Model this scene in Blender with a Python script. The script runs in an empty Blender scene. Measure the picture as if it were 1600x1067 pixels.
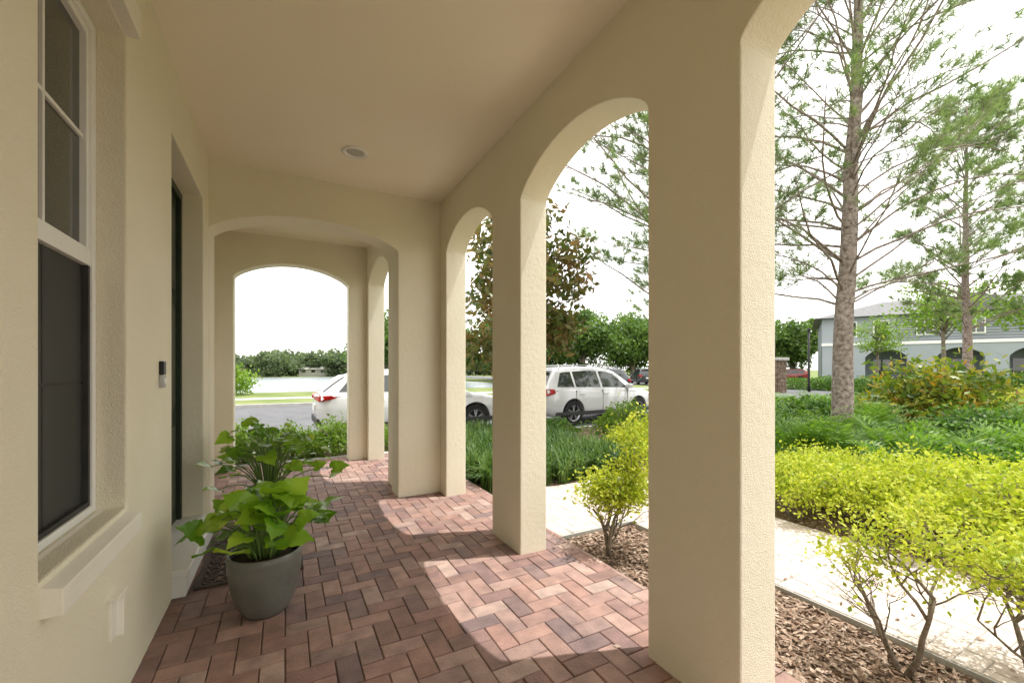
import bpy, bmesh, math, random
import numpy as np
from mathutils import Vector, Matrix, Euler
R = math.radians
random.seed(7)
rng = np.random.default_rng(11)
scene = bpy.context.scene
COL = scene.collection

# ---------------------------------------------------------------- materials
def new_mat(name):
    m = bpy.data.materials.new(name); m.use_nodes = True
    nt = m.node_tree; nt.nodes.clear()
    return m, nt, nt.nodes, nt.links
def ramp(nd, cols, interp='LINEAR'):
    r = nd.new('ShaderNodeValToRGB'); cr = r.color_ramp; cr.interpolation = interp
    n = len(cols)
    while len(cr.elements) < n: cr.elements.new(0.5)
    for i, c in enumerate(cols):
        p = i/(n-1) if n > 1 else 0
        if len(c) == 4: p = c[3]
        cr.elements[i].position = p; cr.elements[i].color = (c[0], c[1], c[2], 1)
    return r
def surf_mat(name, cols, scale=5, rough=0.8, bump=0.0, bscale=80, metal=0, spec=0.3, coat=0, detail=5, bdist=0.01, island=None, lo=0.3, hi=0.7):
    m, nt, nd, lk = new_mat(name)
    out = nd.new('ShaderNodeOutputMaterial'); b = nd.new('ShaderNodeBsdfPrincipled')
    lk.new(b.outputs[0], out.inputs[0])
    tc = nd.new('ShaderNodeTexCoord')
    n1 = nd.new('ShaderNodeTexNoise'); n1.inputs['Scale'].default_value = scale; n1.inputs['Detail'].default_value = detail
    lk.new(tc.outputs['Object'], n1.inputs['Vector'])
    mr = nd.new('ShaderNodeMapRange'); mr.inputs[1].default_value = lo; mr.inputs[2].default_value = hi
    lk.new(n1.outputs['Fac'], mr.inputs[0])
    rp = ramp(nd, cols); lk.new(mr.outputs[0], rp.inputs[0])
    col = rp.outputs[0]
    if island:
        g = nd.new('ShaderNodeNewGeometry'); r2 = ramp(nd, island); lk.new(g.outputs['Random Per Island'], r2.inputs[0])
        mx = nd.new('ShaderNodeMix'); mx.data_type = 'RGBA'; mx.blend_type = 'MULTIPLY'; mx.inputs[0].default_value = 1
        lk.new(r2.outputs[0], mx.inputs[6]); lk.new(col, mx.inputs[7]); col = mx.outputs[2]
    lk.new(col, b.inputs['Base Color'])
    b.inputs['Roughness'].default_value = rough; b.inputs['Metallic'].default_value = metal
    b.inputs['Specular IOR Level'].default_value = spec; b.inputs['Coat Weight'].default_value = coat
    if bump > 0:
        n2 = nd.new('ShaderNodeTexNoise'); n2.inputs['Scale'].default_value = bscale; n2.inputs['Detail'].default_value = 4
        lk.new(tc.outputs['Object'], n2.inputs['Vector'])
        bp = nd.new('ShaderNodeBump'); bp.inputs['Strength'].default_value = bump; bp.inputs['Distance'].default_value = bdist
        lk.new(n2.outputs['Fac'], bp.inputs['Height']); lk.new(bp.outputs[0], b.inputs['Normal'])
    return m
def leaf_mat(name, cols, trans=0.35, rough=0.5, nscale=1.5, spec=0.3):
    m, nt, nd, lk = new_mat(name)
    out = nd.new('ShaderNodeOutputMaterial'); b = nd.new('ShaderNodeBsdfPrincipled')
    g = nd.new('ShaderNodeNewGeometry'); tc = nd.new('ShaderNodeTexCoord')
    n1 = nd.new('ShaderNodeTexNoise'); n1.inputs['Scale'].default_value = nscale; n1.inputs['Detail'].default_value = 2
    lk.new(tc.outputs['Object'], n1.inputs['Vector'])
    a = nd.new('ShaderNodeMath'); a.operation = 'MULTIPLY_ADD'; a.inputs[1].default_value = 0.6
    s = nd.new('ShaderNodeMath'); s.operation = 'MULTIPLY_ADD'; s.inputs[1].default_value = 1.6; s.inputs[2].default_value = -0.6
    lk.new(n1.outputs['Fac'], s.inputs[0]); lk.new(g.outputs['Random Per Island'], a.inputs[0]); lk.new(s.outputs[0], a.inputs[2])
    rp = ramp(nd, cols); lk.new(a.outputs[0], rp.inputs[0])
    lk.new(rp.outputs[0], b.inputs['Base Color']); b.inputs['Roughness'].default_value = rough
    b.inputs['Specular IOR Level'].default_value = spec
    t = nd.new('ShaderNodeBsdfTranslucent'); mxc = nd.new('ShaderNodeMix'); mxc.data_type = 'RGBA'; mxc.blend_type = 'MULTIPLY'; mxc.inputs[0].default_value = 1
    mxc.inputs[7].default_value = (1.25, 1.3, 0.7, 1); lk.new(rp.outputs[0], mxc.inputs[6]); lk.new(mxc.outputs[2], t.inputs['Color'])
    mx = nd.new('ShaderNodeMixShader'); mx.inputs[0].default_value = trans
    lk.new(b.outputs[0], mx.inputs[1]); lk.new(t.outputs[0], mx.inputs[2]); lk.new(mx.outputs[0], out.inputs[0])
    return m

def stucco_mat(name, c1, c2, bump):
    m, nt, nd, lk = new_mat(name)
    out = nd.new('ShaderNodeOutputMaterial'); b = nd.new('ShaderNodeBsdfPrincipled'); lk.new(b.outputs[0], out.inputs[0])
    tc = nd.new('ShaderNodeTexCoord')
    n1 = nd.new('ShaderNodeTexNoise'); n1.inputs['Scale'].default_value = 1.7; n1.inputs['Detail'].default_value = 8
    lk.new(tc.outputs['Object'], n1.inputs['Vector'])
    rp = ramp(nd, [(*c1, .3), (*c2, .7)]); lk.new(n1.outputs['Fac'], rp.inputs[0])
    lk.new(rp.outputs[0], b.inputs['Base Color']); b.inputs['Roughness'].default_value = 0.75; b.inputs['Specular IOR Level'].default_value = 0.25
    n2 = nd.new('ShaderNodeTexNoise'); n2.inputs['Scale'].default_value = 165; n2.inputs['Detail'].default_value = 3
    n3 = nd.new('ShaderNodeTexNoise'); n3.inputs['Scale'].default_value = 28; n3.inputs['Detail'].default_value = 4
    lk.new(tc.outputs['Object'], n2.inputs['Vector']); lk.new(tc.outputs['Object'], n3.inputs['Vector'])
    ad = nd.new('ShaderNodeMath'); ad.operation = 'MULTIPLY_ADD'; ad.inputs[1].default_value = 0.8
    lk.new(n3.outputs['Fac'], ad.inputs[0]); lk.new(n2.outputs['Fac'], ad.inputs[2])
    bp = nd.new('ShaderNodeBump'); bp.inputs['Strength'].default_value = bump; bp.inputs['Distance'].default_value = 0.007
    lk.new(ad.outputs[0], bp.inputs['Height']); lk.new(bp.outputs[0], b.inputs['Normal'])
    return m
M = {}
M['stucco'] = stucco_mat('stucco', (.805, .755, .59), (.85, .80, .64), 0.65)
M['ceil'] = stucco_mat('ceiling_paint', (.88, .81, .655), (.90, .83, .68), 0.2)
M['trim'] = surf_mat('cream_trim', [(.82, .79, .69), (.86, .83, .73)], 6, .6, .1, 60)
M['vinyl'] = surf_mat('white_vinyl', [(.82, .82, .79), (.86, .86, .83)], 4, .35)
M['glassdark'] = surf_mat('window_glass', [(.025, .03, .028), (.04, .045, .04)], 1.5, .02, spec=1.0)
M['screen'] = surf_mat('insect_screen', [(.035, .038, .037), (.055, .058, .053)], 3, .5, .3, 600)
M['door'] = surf_mat('green_door_paint', [(.02, .032, .02), (.03, .045, .028)], 4, .4)
M['brass'] = surf_mat('brushed_metal', [(.5, .5, .48), (.6, .6, .57)], 20, .3, metal=1)
M['black'] = surf_mat('black_plastic', [(.012, .012, .012), (.02, .02, .02)], 10, .4)
M['grey'] = surf_mat('silver_plastic', [(.4, .4, .4), (.45, .45, .45)], 10, .4)
M['rubber'] = surf_mat('mat_rubber', [(.045, .032, .026), (.09, .064, .052)], 20, .8, .2, 120)
M['pot'] = surf_mat('grey_green_glaze', [(.11, .115, .098), (.16, .163, .142)], 7, .32, .12, 30, spec=.5)
M['soil'] = surf_mat('soil', [(.03, .02, .012), (.07, .05, .03)], 40, 1, .8, 60)
M['joint'] = surf_mat('joint_sand', [(.08, .06, .05), (.14, .11, .085)], 30, 1)
pv = [(.31, .18, .145), (.36, .225, .18), (.24, .145, .12), (.43, .31, .26), (.32, .185, .15), (.18, .125, .12), (.39, .255, .21), (.28, .165, .14), (.21, .135, .125)]
M['paver'] = surf_mat('red_pavers', [(.72, .72, .74), (1.22, 1.2, 1.18)], 9, .65, .6, 90, island=pv, detail=8, bdist=.008, spec=.4)
pw = [(.54, .45, .39), (.58, .50, .44), (.51, .42, .36), (.62, .55, .50), (.56, .47, .42)]
M['paver2'] = surf_mat('pale_pavers', [(.88, .88, .88), (1.1, 1.1, 1.08)], 7, .85, .5, 90, island=pw, detail=8, bdist=.006)
M['mulch'] = surf_mat('mulch', [(.09, .05, .03), (.25, .165, .11), (.38, .28, .20)], 45, 1, 1, 60, detail=8, bdist=.03)
M['chip'] = surf_mat('wood_chip', [(.7, .7, .7), (1.1, 1.1, 1.1)], 30, .95, island=[(.14, .08, .05), (.33, .23, .165), (.52, .40, .31), (.23, .14, .09), (.42, .30, .22)])
M['lawn'] = surf_mat('lawn', [(.09, .13, .03), (.14, .18, .05), (.2, .21, .08)], .6, 1, .6, 40, detail=8)
M['road'] = surf_mat('asphalt', [(.10, .10, .105), (.14, .14, .145)], 2, .9, .4, 150, detail=8)
M['conc'] = surf_mat('concrete', [(.36, .35, .33), (.45, .44, .41)], 3, .9, .3, 80)
M['water'] = surf_mat('water', [(.20, .24, .25), (.26, .29, .30)], .3, .25, .25, 3, spec=.5, bdist=.05)
M['bark'] = surf_mat('pine_bark', [(.11, .085, .07), (.27, .22, .19), (.39, .335, .295)], 14, .95, 1, 22, detail=7, bdist=.03)
M['bark2'] = surf_mat('tree_bark', [(.14, .115, .085), (.30, .25, .195)], 16, .95, .8, 40, bdist=.02)
M['needle'] = leaf_mat('pine_needles', [(.10, .155, .06), (.15, .225, .09), (.21, .29, .125), (.27, .32, .17)], .5, .5, 1)
M['gold'] = leaf_mat('golden_leaves', [(.18, .27, .02), (.36, .43, .035), (.51, .54, .06), (.59, .60, .13)], .4, .5, 4)
M['fern'] = leaf_mat('fern_leaves', [(.045, .11, .015), (.09, .19, .025), (.16, .28, .035), (.26, .37, .06)], .4, .45, 1.2)
M['grassy'] = leaf_mat('strappy_grass', [(.03, .065, .015), (.055, .115, .025), (.10, .18, .04), (.17, .25, .07)], .3, .4, 1)
M['green'] = leaf_mat('shrub_leaves', [(.03, .08, .012), (.06, .14, .02), (.11, .21, .03), (.18, .28, .04)], .35, .45, 1.5)
M['lime'] = leaf_mat('lime_leaves', [(.09, .17, .02), (.17, .28, .035), (.27, .38, .06)], .4, .45, 2)
M['croton'] = leaf_mat('croton_leaves', [(.045, .09, .012), (.09, .16, .02), (.17, .23, .025), (.32, .29, .03), (.36, .18, .035)], .35, .4, 2)
M['magnolia'] = leaf_mat('magnolia_leaves', [(.05, .085, .02), (.10, .13, .03), (.21, .16, .065), (.31, .19, .09)], .35, .4, 1.5)
M['tree'] = leaf_mat('tree_leaves', [(.05, .10, .02), (.08, .145, .03), (.12, .20, .045), (.17, .26, .07)], .4, .5, .5)
M['fartree'] = leaf_mat('haze_tinted_tree_leaves', [(.10, .14, .08), (.13, .175, .095), (.16, .21, .11)], .4, .6, .5)  # distance haze painted into the leaf colour as paler greens
M['houseplant'] = leaf_mat('houseplant_leaves', [(.08, .20, .015), (.15, .33, .02), (.28, .49, .035), (.48, .63, .07)], .4, .3, 3.5, spec=.6)
M['stem'] = surf_mat('green_stem', [(.12, .22, .05), (.2, .3, .08)], 10, .5)
M['white'] = surf_mat('white_car_paint', [(.60, .60, .60), (.64, .64, .64)], 1, .25, coat=.6, spec=.5)
M['darkpaint'] = surf_mat('dark_car_paint', [(.02, .022, .028), (.03, .032, .04)], 1, .25, coat=.8, spec=.5)
M['redpaint'] = surf_mat('red_car_paint', [(.25, .02, .02), (.3, .03, .03)], 1, .25, coat=.8, spec=.5)
M['tyre'] = surf_mat('tyre_rubber', [(.015, .015, .015), (.03, .03, .03)], 30, .9)
M['rim'] = surf_mat('alloy', [(.3, .3, .31), (.4, .4, .41)], 5, .35, metal=.9)
M['tail'] = surf_mat('red_lens', [(.35, .005, .005), (.42, .01, .01)], 10, .25)
M['head'] = surf_mat('clear_lens', [(.5, .52, .55), (.6, .62, .65)], 10, .1, coat=.5)
M['clad'] = surf_mat('dark_cladding', [(.03, .03, .03), (.05, .05, .05)], 10, .6)
M['siding'] = surf_mat('grey_siding', [(.19, .215, .24), (.23, .255, .28)], .5, .8)
M['bluewall'] = surf_mat('pale_blue_stucco', [(.31, .35, .38), (.36, .39, .42)], .5, .85)
M['cream'] = surf_mat('pale_house_wall', [(.45, .44, .4), (.5, .49, .45)], .5, .85)
M['roof'] = surf_mat('roof_shingle', [(.14, .14, .145), (.19, .188, .185)], 3, .9, .4, 30)
M['stone'] = surf_mat('stacked_stone', [(.08, .055, .035), (.18, .13, .09), (.26, .21, .16)], 5, .9, .8, 8, bdist=.05)

# ---------------------------------------------------------------- mesh builder
class MB:
    def __init__(s): s.v = []; s.f = []; s.m = []
    def add(s, vs, fs, mi=0):
        o = len(s.v)
        if isinstance(vs, np.ndarray): vs = vs.tolist()
        s.v.extend(vs)
        if isinstance(fs, np.ndarray): s.f.extend((fs+o).tolist())
        else: s.f.extend([tuple(i+o for i in f) for f in fs])
        s.m.extend([mi]*len(fs))
    def box(s, x0, x1, y0, y1, z0, z1, mi=0):
        s.add([(x0,y0,z0),(x1,y0,z0),(x1,y1,z0),(x0,y1,z0),(x0,y0,z1),(x1,y0,z1),(x1,y1,z1),(x0,y1,z1)],
              [(0,3,2,1),(4,5,6,7),(0,1,5,4),(1,2,6,5),(2,3,7,6),(3,0,4,7)], mi)
    def tube(s, pts, rad, n=6, mi=0, cap=True):
        P = [Vector(p) for p in pts]; vs = []; fs = []
        k = len(P); od = (P[-1]-P[0]).normalized()
        ref = Vector((1, 0, 0)) if abs(od.z) > .75 else Vector((0, 0, 1))
        for i in range(k):
            t = (P[min(i+1, k-1)]-P[max(i-1, 0)]).normalized()
            a = t.cross(ref)
            if a.length < .02: a = t.cross(Vector((0, 1, 0)))
            a.normalize(); b = t.cross(a)
            r = rad[i] if hasattr(rad, '__len__') else rad
            for j in range(n):
                an = 2*math.pi*j/n
                vs.append(tuple(P[i]+a*(r*math.cos(an))+b*(r*math.sin(an))))
        for i in range(k-1):
            for j in range(n):
                j2 = (j+1) % n
                fs.append((i*n+j, i*n+j2, (i+1)*n+j2, (i+1)*n+j))
        if cap: fs.append(tuple(range(n-1, -1, -1))); fs.append(tuple((k-1)*n+j for j in range(n)))
        s.add(vs, fs, mi)
    def lathe(s, prof, n=32, mi=0, axis='z', c=(0, 0, 0), close=False):
        vs = []; fs = []; k = len(prof)
        for r, z in prof:
            for j in range(n):
                a = 2*math.pi*j/n; p = (r*math.cos(a), r*math.sin(a), z)
                if axis == 'y': p = (p[0], p[2], p[1])
                vs.append((p[0]+c[0], p[1]+c[1], p[2]+c[2]))
        for i in range(k-1):
            for j in range(n):
                j2 = (j+1) % n; fs.append((i*n+j, i*n+j2, (i+1)*n+j2, (i+1)*n+j))
        s.add(vs, fs, mi)
    def obj(s, name, mats, parent=None, smooth=False, loc=None, bevel=0, weld=False, sharp=None):
        me = bpy.data.meshes.new(name); me.from_pydata(s.v, [], s.f)
        if not isinstance(mats, (list, tuple)): mats = [mats]
        for m in mats: me.materials.append(M[m])
        me.polygons.foreach_set('material_index', s.m)
        if smooth: me.polygons.foreach_set('use_smooth', [True]*len(s.f))
        if weld:
            bm = bmesh.new(); bm.from_mesh(me); bmesh.ops.remove_doubles(bm, verts=bm.verts, dist=1e-4)
            bmesh.ops.recalc_face_normals(bm, faces=bm.faces); bm.to_mesh(me); bm.free()
        me.update()
        if sharp and smooth:
            try: me.set_sharp_from_angle(angle=R(sharp))
            except Exception: pass
        o = bpy.data.objects.new(name, me); COL.objects.link(o)
        if parent: o.parent = parent
        if loc is not None: o.location = loc
        if bevel:
            b = o.modifiers.new('bevel', 'BEVEL'); b.width = bevel; b.segments = 2; b.limit_method = 'ANGLE'; b.angle_limit = R(50)
        return o
def empty(name, loc=(0, 0, 0), rot=0):
    e = bpy.data.objects.new(name, None); e.empty_display_size = .2; e.location = loc; e.rotation_euler = (0, 0, rot); COL.objects.link(e); return e
def tag(o, label, cat, group=None):
    o['label'] = label; o['category'] = cat
    if group: o['group'] = group
    return o
def struct(o): o['kind'] = 'structure'; return o
def copy_thing(root, loc, rot=0, sc=1.0, label=None):
    r = root.copy(); COL.objects.link(r); r.location = loc; r.rotation_euler = (0, 0, rot); r.scale = (sc, sc, sc)
    if label: r['label'] = label
    def rec(o, p):
        for c in list(o.children):
            if c == r: continue
            n = c.copy(); COL.objects.link(n); n.parent = p; rec(c, n)
    rec(root, r)
    return r
def leafquads(C, l, w, up=0.3, A=None, rs=rng):
    n = len(C); 
    if A is None: A = rs.normal(size=(n, 3))
    A = A/np.linalg.norm(A, axis=1, keepdims=True)
    N = rs.normal(size=(n, 3))+np.array([0, 0, up]); B = np.cross(N, A); B /= (np.linalg.norm(B, axis=1, keepdims=True)+1e-6)
    s = rs.uniform(.65, 1.3, (n, 1))
    V = np.stack([C-A*l/2*s, C+B*w/2*s, C+A*l/2*s, C-B*w/2*s], 1).reshape(-1, 3)
    F = np.arange(n*4).reshape(-1, 4)
    return V, F

# ---------------------------------------------------------------- arcade walls
def arc_z(t, zs, zp): 
    q = max(0, 1-t*t); return zs+(zp-zs)*(0.5*math.sqrt(q)+0.5*q)
def arch_wall(axis, p0, p1, s0, s1, z0, z1, ops, nseg=28):
    mb = MB()
    def P(s, p, z): return (p, s, z) if axis == 'y' else (s, p, z)
    levels = sorted({z0, z1} | {o[2] for o in ops if o[2] > z0} | {o[3] for o in ops})
    def split(a, b): 
        l = [a]+[x for x in levels if a+1e-6 < x < b-1e-6]+[b]; return list(zip(l[:-1], l[1:]))
    def quad(*v): mb.add(list(v), [(0, 1, 2, 3)])
    def band(sa, sb, zla, zlb, zha, zhb):
        for p in (p0, p1): quad(P(sa, p, zla), P(sb, p, zlb), P(sb, p, zhb), P(sa, p, zha))
    def horiz(sa, sb, za, zb): quad(P(sa, p0, za), P(sb, p0, zb), P(sb, p1, zb), P(sa, p1, za))
    def vert(s, za, zb):
        for a, b in split(za, zb): quad(P(s, p0, a), P(s, p1, a), P(s, p1, b), P(s, p0, b))
    cur = s0
    for (a, b, zb, zs, zp) in sorted(ops)+[(s1, None, 0, 0, 0)]:
        if a > cur:
            for l, h in split(z0, z1): band(cur, a, l, l, h, h)
            horiz(cur, a, z0, z0); horiz(cur, a, z1, z1)
        if b is None: break
        n = nseg if zp > zs else 1
        for i in range(n):
            ta = -math.cos(math.pi*i/n); tb = -math.cos(math.pi*(i+1)/n)
            sa = (a+b)/2+ta*(b-a)/2; sb = (a+b)/2+tb*(b-a)/2
            za = arc_z(ta, zs, zp); zb2 = arc_z(tb, zs, zp)
            if n == 1: za = zb2 = zs
            band(sa, sb, za, zb2, z1, z1); horiz(sa, sb, za, zb2); horiz(sa, sb, z1, z1)
            if zb > z0:
                for l, h in split(z0, zb): band(sa, sb, l, l, h, h)
                horiz(sa, sb, z0, z0); horiz(sa, sb, zb, zb)
        vert(a, max(zb, z0), zs); vert(b, max(zb, z0), zs)
        cur = b
    vert(s0, z0, z1); vert(s1, z0, z1)
    return mb

house = tag(empty('house', (0, 0, 0)), 'beige stucco house with arched front porch', 'house')
ZS, ZP, ZC = 2.675, 2.935, 3.30
w = arch_wall('y', 1.568, 1.80, -3.6, 4.76, -.15, 3.36, [(-2.05, -.75, -.15, ZS, ZP), (-.25, 1.054, -.15, ZS, ZP), (1.536, 2.818, -.15, ZS, ZP), (3.315, 4.50, -.15, ZS, ZP)])
w.obj('arcade_wall', 'stucco', house, bevel=.008, weld=True)
w = arch_wall('x', 4.71, 5.03, -1.2, 1.803, -.15, 3.36, [(-.606, 1.093, -.15, ZS, 2.90)])
w.obj('arcade_wall', 'stucco', house, bevel=.008, weld=True)
w = arch_wall('y', 1.134, 1.376, 5.0, 7.05, -.15, 3.36, [(5.42, 6.86, -.15, ZS, ZP)])
w.obj('arcade_wall', 'stucco', house, bevel=.008, weld=True)
w = arch_wall('x', 7.0, 7.24, -1.4, 1.38, -.15, 3.36, [(-.626, .87, -.15, ZS, 2.93)])
w.obj('arcade_wall', 'stucco', house, bevel=.008, weld=True)
w = arch_wall('x', -3.84, -3.6, -1.2, 1.803, -.15, 3.36, [(-.5, 1.4, -.15, ZS, 2.90)])
w.obj('arcade_wall', 'stucco', house, bevel=.008, weld=True)
w = arch_wall('y', -.86, -.61, -3.65, 4.76, -.15, 3.36, [(1.685, 2.44, .80, 2.85, 2.85), (3.276, 4.43, .15, 2.85, 2.85)])
w.obj('front_wall', 'stucco', house, bevel=.008, weld=True)
b = MB(); b.box(-1.25, -1.0, 5.0, 7.05, -.15, 3.36); b.obj('side_wall', 'stucco', house)
b = MB(); b.box(-1.39, 1.79, -3.83, 5.02, 3.30, 3.62); b.box(-1.39, 1.37, 5.02, 7.23, 3.302, 3.50); b.obj('ceiling', 'ceil', house)
b = MB(); b.box(-6, 1.805, -3.85, 5.04, 3.36, 3.75); b.box(-6, -.4, -3.85, 7.2, 3.76, 6.4); b.box(-6, -1.3, -3.85, 7.2, -.2, 3.355); b.obj('upper_wall', 'stucco', house)

# window
X0 = -.71
win = MB(); 
y0, y1, z0, z1 = 1.687, 2.438, .80, 2.848
fx0, fx1 = X0-.06, X0+.0
fw = .032
win.box(fx0, fx1, y0, y0+fw, z0, z1); win.box(fx0, fx1, y1-fw, y1, z0, z1)
win.box(fx0, fx1, y0+fw, y1-fw, z0, z0+fw); win.box(fx0, fx1, y0+fw, y1-fw, z1-fw, z1)
window = win.obj('window', 'vinyl', house, bevel=.004)
b = MB(); zr = 1.86
b.box(X0-.05, X0-.006, y0+fw, y1-fw, zr-.03, zr+.04)
b.box(X0-.045, X0-.012, y0+fw, y0+fw+.022, zr+.04, z1-fw); b.box(X0-.045, X0-.012, y1-fw-.022, y1-fw, zr+.04, z1-fw)
b.box(X0-.045, X0-.012, y0+fw+.022, y1-fw-.022, z1-fw-.03, z1-fw)
b.obj('frame', 'vinyl', window, bevel=.003)
b = MB(); ym = (y0+y1)/2; zm = 2.36
b.box(X0-.038, X0-.026, ym-.008, ym+.008, zr+.04, z1-fw-.03); b.box(X0-.0385, X0-.0255, y0+fw+.022, y1-fw-.022, zm-.008, zm+.008)
b.obj('muntin', 'vinyl', window)
b = MB(); b.box(X0-.05, X0-.036, y0+fw, y1-fw, zr+.035, z1-fw); b.obj('pane', 'glassdark', window)
b = MB(); b.box(X0-.05, X0-.03, y0+fw+.02, y1-fw-.02, z0+fw, zr-.03); b.obj('insect_screen', 'screen', window)
b = MB(); b.box(X0-.031, X0-.0285, y0+fw+.02, y1-fw-.02, 1.34, 1.352); b.box(X0-.031, X0-.0287, ym-.006, ym+.006, z0+fw+.02, zr-.03); b.obj('muntin', 'clad', window)
b = MB(); b.box(X0-.029, X0-.01, y0+fw, y0+fw+.02, z0+fw, zr-.03, 0); b.box(X0-.029, X0-.01, y1-fw-.02, y1-fw, z0+fw, zr-.03, 0); b.box(X0-.029, X0-.01, y0+fw+.02, y1-fw-.02, z0+fw, z0+fw+.02, 0)
b.obj('screen_frame', 'clad', window)
def sill(za, zb, zc):
    b = MB(); xs = -.56
    b.add([(-.66, y0-.003, za), (xs, y0-.003, za), (xs, y0-.003, zb), (-.70, y0-.003, zc), (-.66, y1+.003, za), (xs, y1+.003, za), (xs, y1+.003, zb), (-.70, y1+.003, zc)],
          [(0,1,2,3),(7,6,5,4),(1,5,6,2),(2,6,7,3),(0,4,5,1),(3,7,4,0)])
    return b
sill(.695, .772, .804).obj('sill', 'trim', window, bevel=.003)
b = MB(); b.box(-.66, -.56, y0-.003, y1+.003, 2.853, 2.97); b.obj('lintel', 'trim', window, bevel=.003)
b = MB(); b.box(-.63, -.60, 2.22, 2.29, .33, .50); b.box(-.63, -.575, 2.20, 2.31, .495, .506); b.box(-.63, -.58, 2.283, 2.29, .32, .497); b.obj('wall_vent', 'trim', house, bevel=.002)
# door
b = MB(); dx = -.785
b.box(dx-.045, dx, 3.33, 4.376, .17, 2.79)
for (pa, pb) in ((.3, .95), (1.1, 1.9), (2.03, 2.68)):
    for (ya, yb) in ((3.43, 3.80), (3.90, 4.27)):
        b.box(dx-.002, dx+.012, ya, yb, pa, pb); b.box(dx+.01, dx+.02, ya+.05, yb-.05, pa+.05, pb-.05)
door = b.obj('door', 'door', house, bevel=.004)
b = MB(); b.box(dx-.06, dx+.03, 3.278, 3.33, .15, 2.848); b.box(dx-.06, dx+.03, 4.376, 4.428, .15, 2.848); b.box(dx-.06, dx+.03, 3.33, 4.376, 2.79, 2.848); b.obj('frame', 'door', door)
b2 = MB(); b2.tube([(dx+.0, 3.40, 1.1), (dx+.06, 3.40, 1.1), (dx+.065, 3.50, 1.1)], .01, 8); b2.box(dx, dx+.008, 3.375, 3.425, 1.0, 1.2); b2.obj('handle', 'brass', door)
b = MB(); b.box(-.80, -.54, 3.27, 4.436, .0, .165); b.box(-.8, -.52, 3.26, 4.446, .13, .172); b.obj('threshold', 'vinyl', house, bevel=.006)

# doorbell
e = tag(empty('doorbell', (-.61, 3.0, 1.37)), 'black and silver video doorbell on stucco wall', 'doorbell')
b = MB(); b.box(0, .022, -.028, .028, 0.0, .075); b.obj('camera_panel', 'black', e, bevel=.005)
b = MB(); b.box(0, .022, -.028, .028, -.07, -.001); b.obj('body', 'grey', e, bevel=.005)
b = MB(); b.lathe([(.0001, 0), (.016, 0), (.016, .004), (.0001, .004)], 20); o = b.obj('button', 'vinyl', e, loc=(.022, 0, -.035)); o.rotation_euler = (0, R(90), 0)
# recessed light
e = tag(empty('recessed_light', (.543, 3.95, 3.30)), 'round recessed light set in porch ceiling', 'ceiling light')
b = MB(); b.lathe([(.11, 0), (.112, -.008), (.085, -.014), (.078, -.004), (.07, .0)], 40); b.obj('trim_ring', 'vinyl', e, smooth=True)
b = MB(); b.lathe([(.072, -.003), (.05, -.0025), (.0005, -.002)], 40); b.obj('lens', 'cream', e, smooth=True)

# ---------------------------------------------------------------- pavers
def herring(rects, wd, top, gap=.0045, ch=.004, seed=3):
    r = random.Random(seed); mb = MB()
    for (xa, xb, ya, yb) in rects:
        i0, i1 = int(xa/wd)-6, int(xb/wd)+6; j0, j1 = int(ya/wd)-6, int(yb/wd)+6
        n = max(abs(i0), abs(i1), abs(j0), abs(j1))+8
        for a in range(-2*n, 2*n):
            for c in range(-n, n):
                ox, oy = a+2*c, a-2*c
                if not (i0 <= ox <= i1 and j0 <= oy <= j1): continue
                for (bx, by, bw, bh) in ((ox, oy, 2, 1), (ox, oy+1, 1, 2)):
                    x0, x1 = max(bx*wd, xa)+gap/2, min((bx+bw)*wd, xb)-gap/2
                    y0, y1 = max(by*wd, ya)+gap/2, min((by+bh)*wd, yb)-gap/2
                    if x1-x0 < .02 or y1-y0 < .02: continue
                    z = top+r.uniform(-.0015, .0015); q = ch
                    tx, ty = r.uniform(-.001, .001), r.uniform(-.001, .001)
                    mb.add([(x0, y0, z-.03), (x1, y0, z-.03), (x1, y1, z-.03), (x0, y1, z-.03),
                            (x0, y0, z-q), (x1, y0, z-q), (x1, y1, z-q), (x0, y1, z-q),
                            (x0+q, y0+q, z-tx-ty), (x1-q, y0+q, z+tx-ty), (x1-q, y1-q, z+tx+ty), (x0+q, y1-q, z-tx+ty)],
                           [(0,1,5,4),(1,2,6,5),(2,3,7,6),(3,0,4,7),(4,5,9,8),(5,6,10,9),(6,7,11,10),(7,4,8,11),(8,9,10,11)])
    return mb
struct(herring([(-1.0, 2.05, -3.6, 7.3)], .106, 0.0).obj('porch_floor', 'paver'))
b = MB(); b.box(-1.0, 2.06, -3.8, 7.32, -.2, -.009); struct(b.obj('porch_slab', 'joint'))
b = MB(); b.box(-1.0, 1.6, 7.325, 7.43, -.2, .004); struct(b.obj('path_edging', 'conc', bevel=.01))
struct(herring([(2.05, 4.2, 3.06, 4.4), (2.9, 4.2, -5, 3.06)], .106, -.03, seed=5).obj('path', 'paver2'))
b = MB(); b.box(2.06, 4.21, 3.05, 4.41, -.2, -.037); b.box(2.89, 4.21, -5, 3.05, -.2, -.037); struct(b.obj('path_base', 'conc'))

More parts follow.
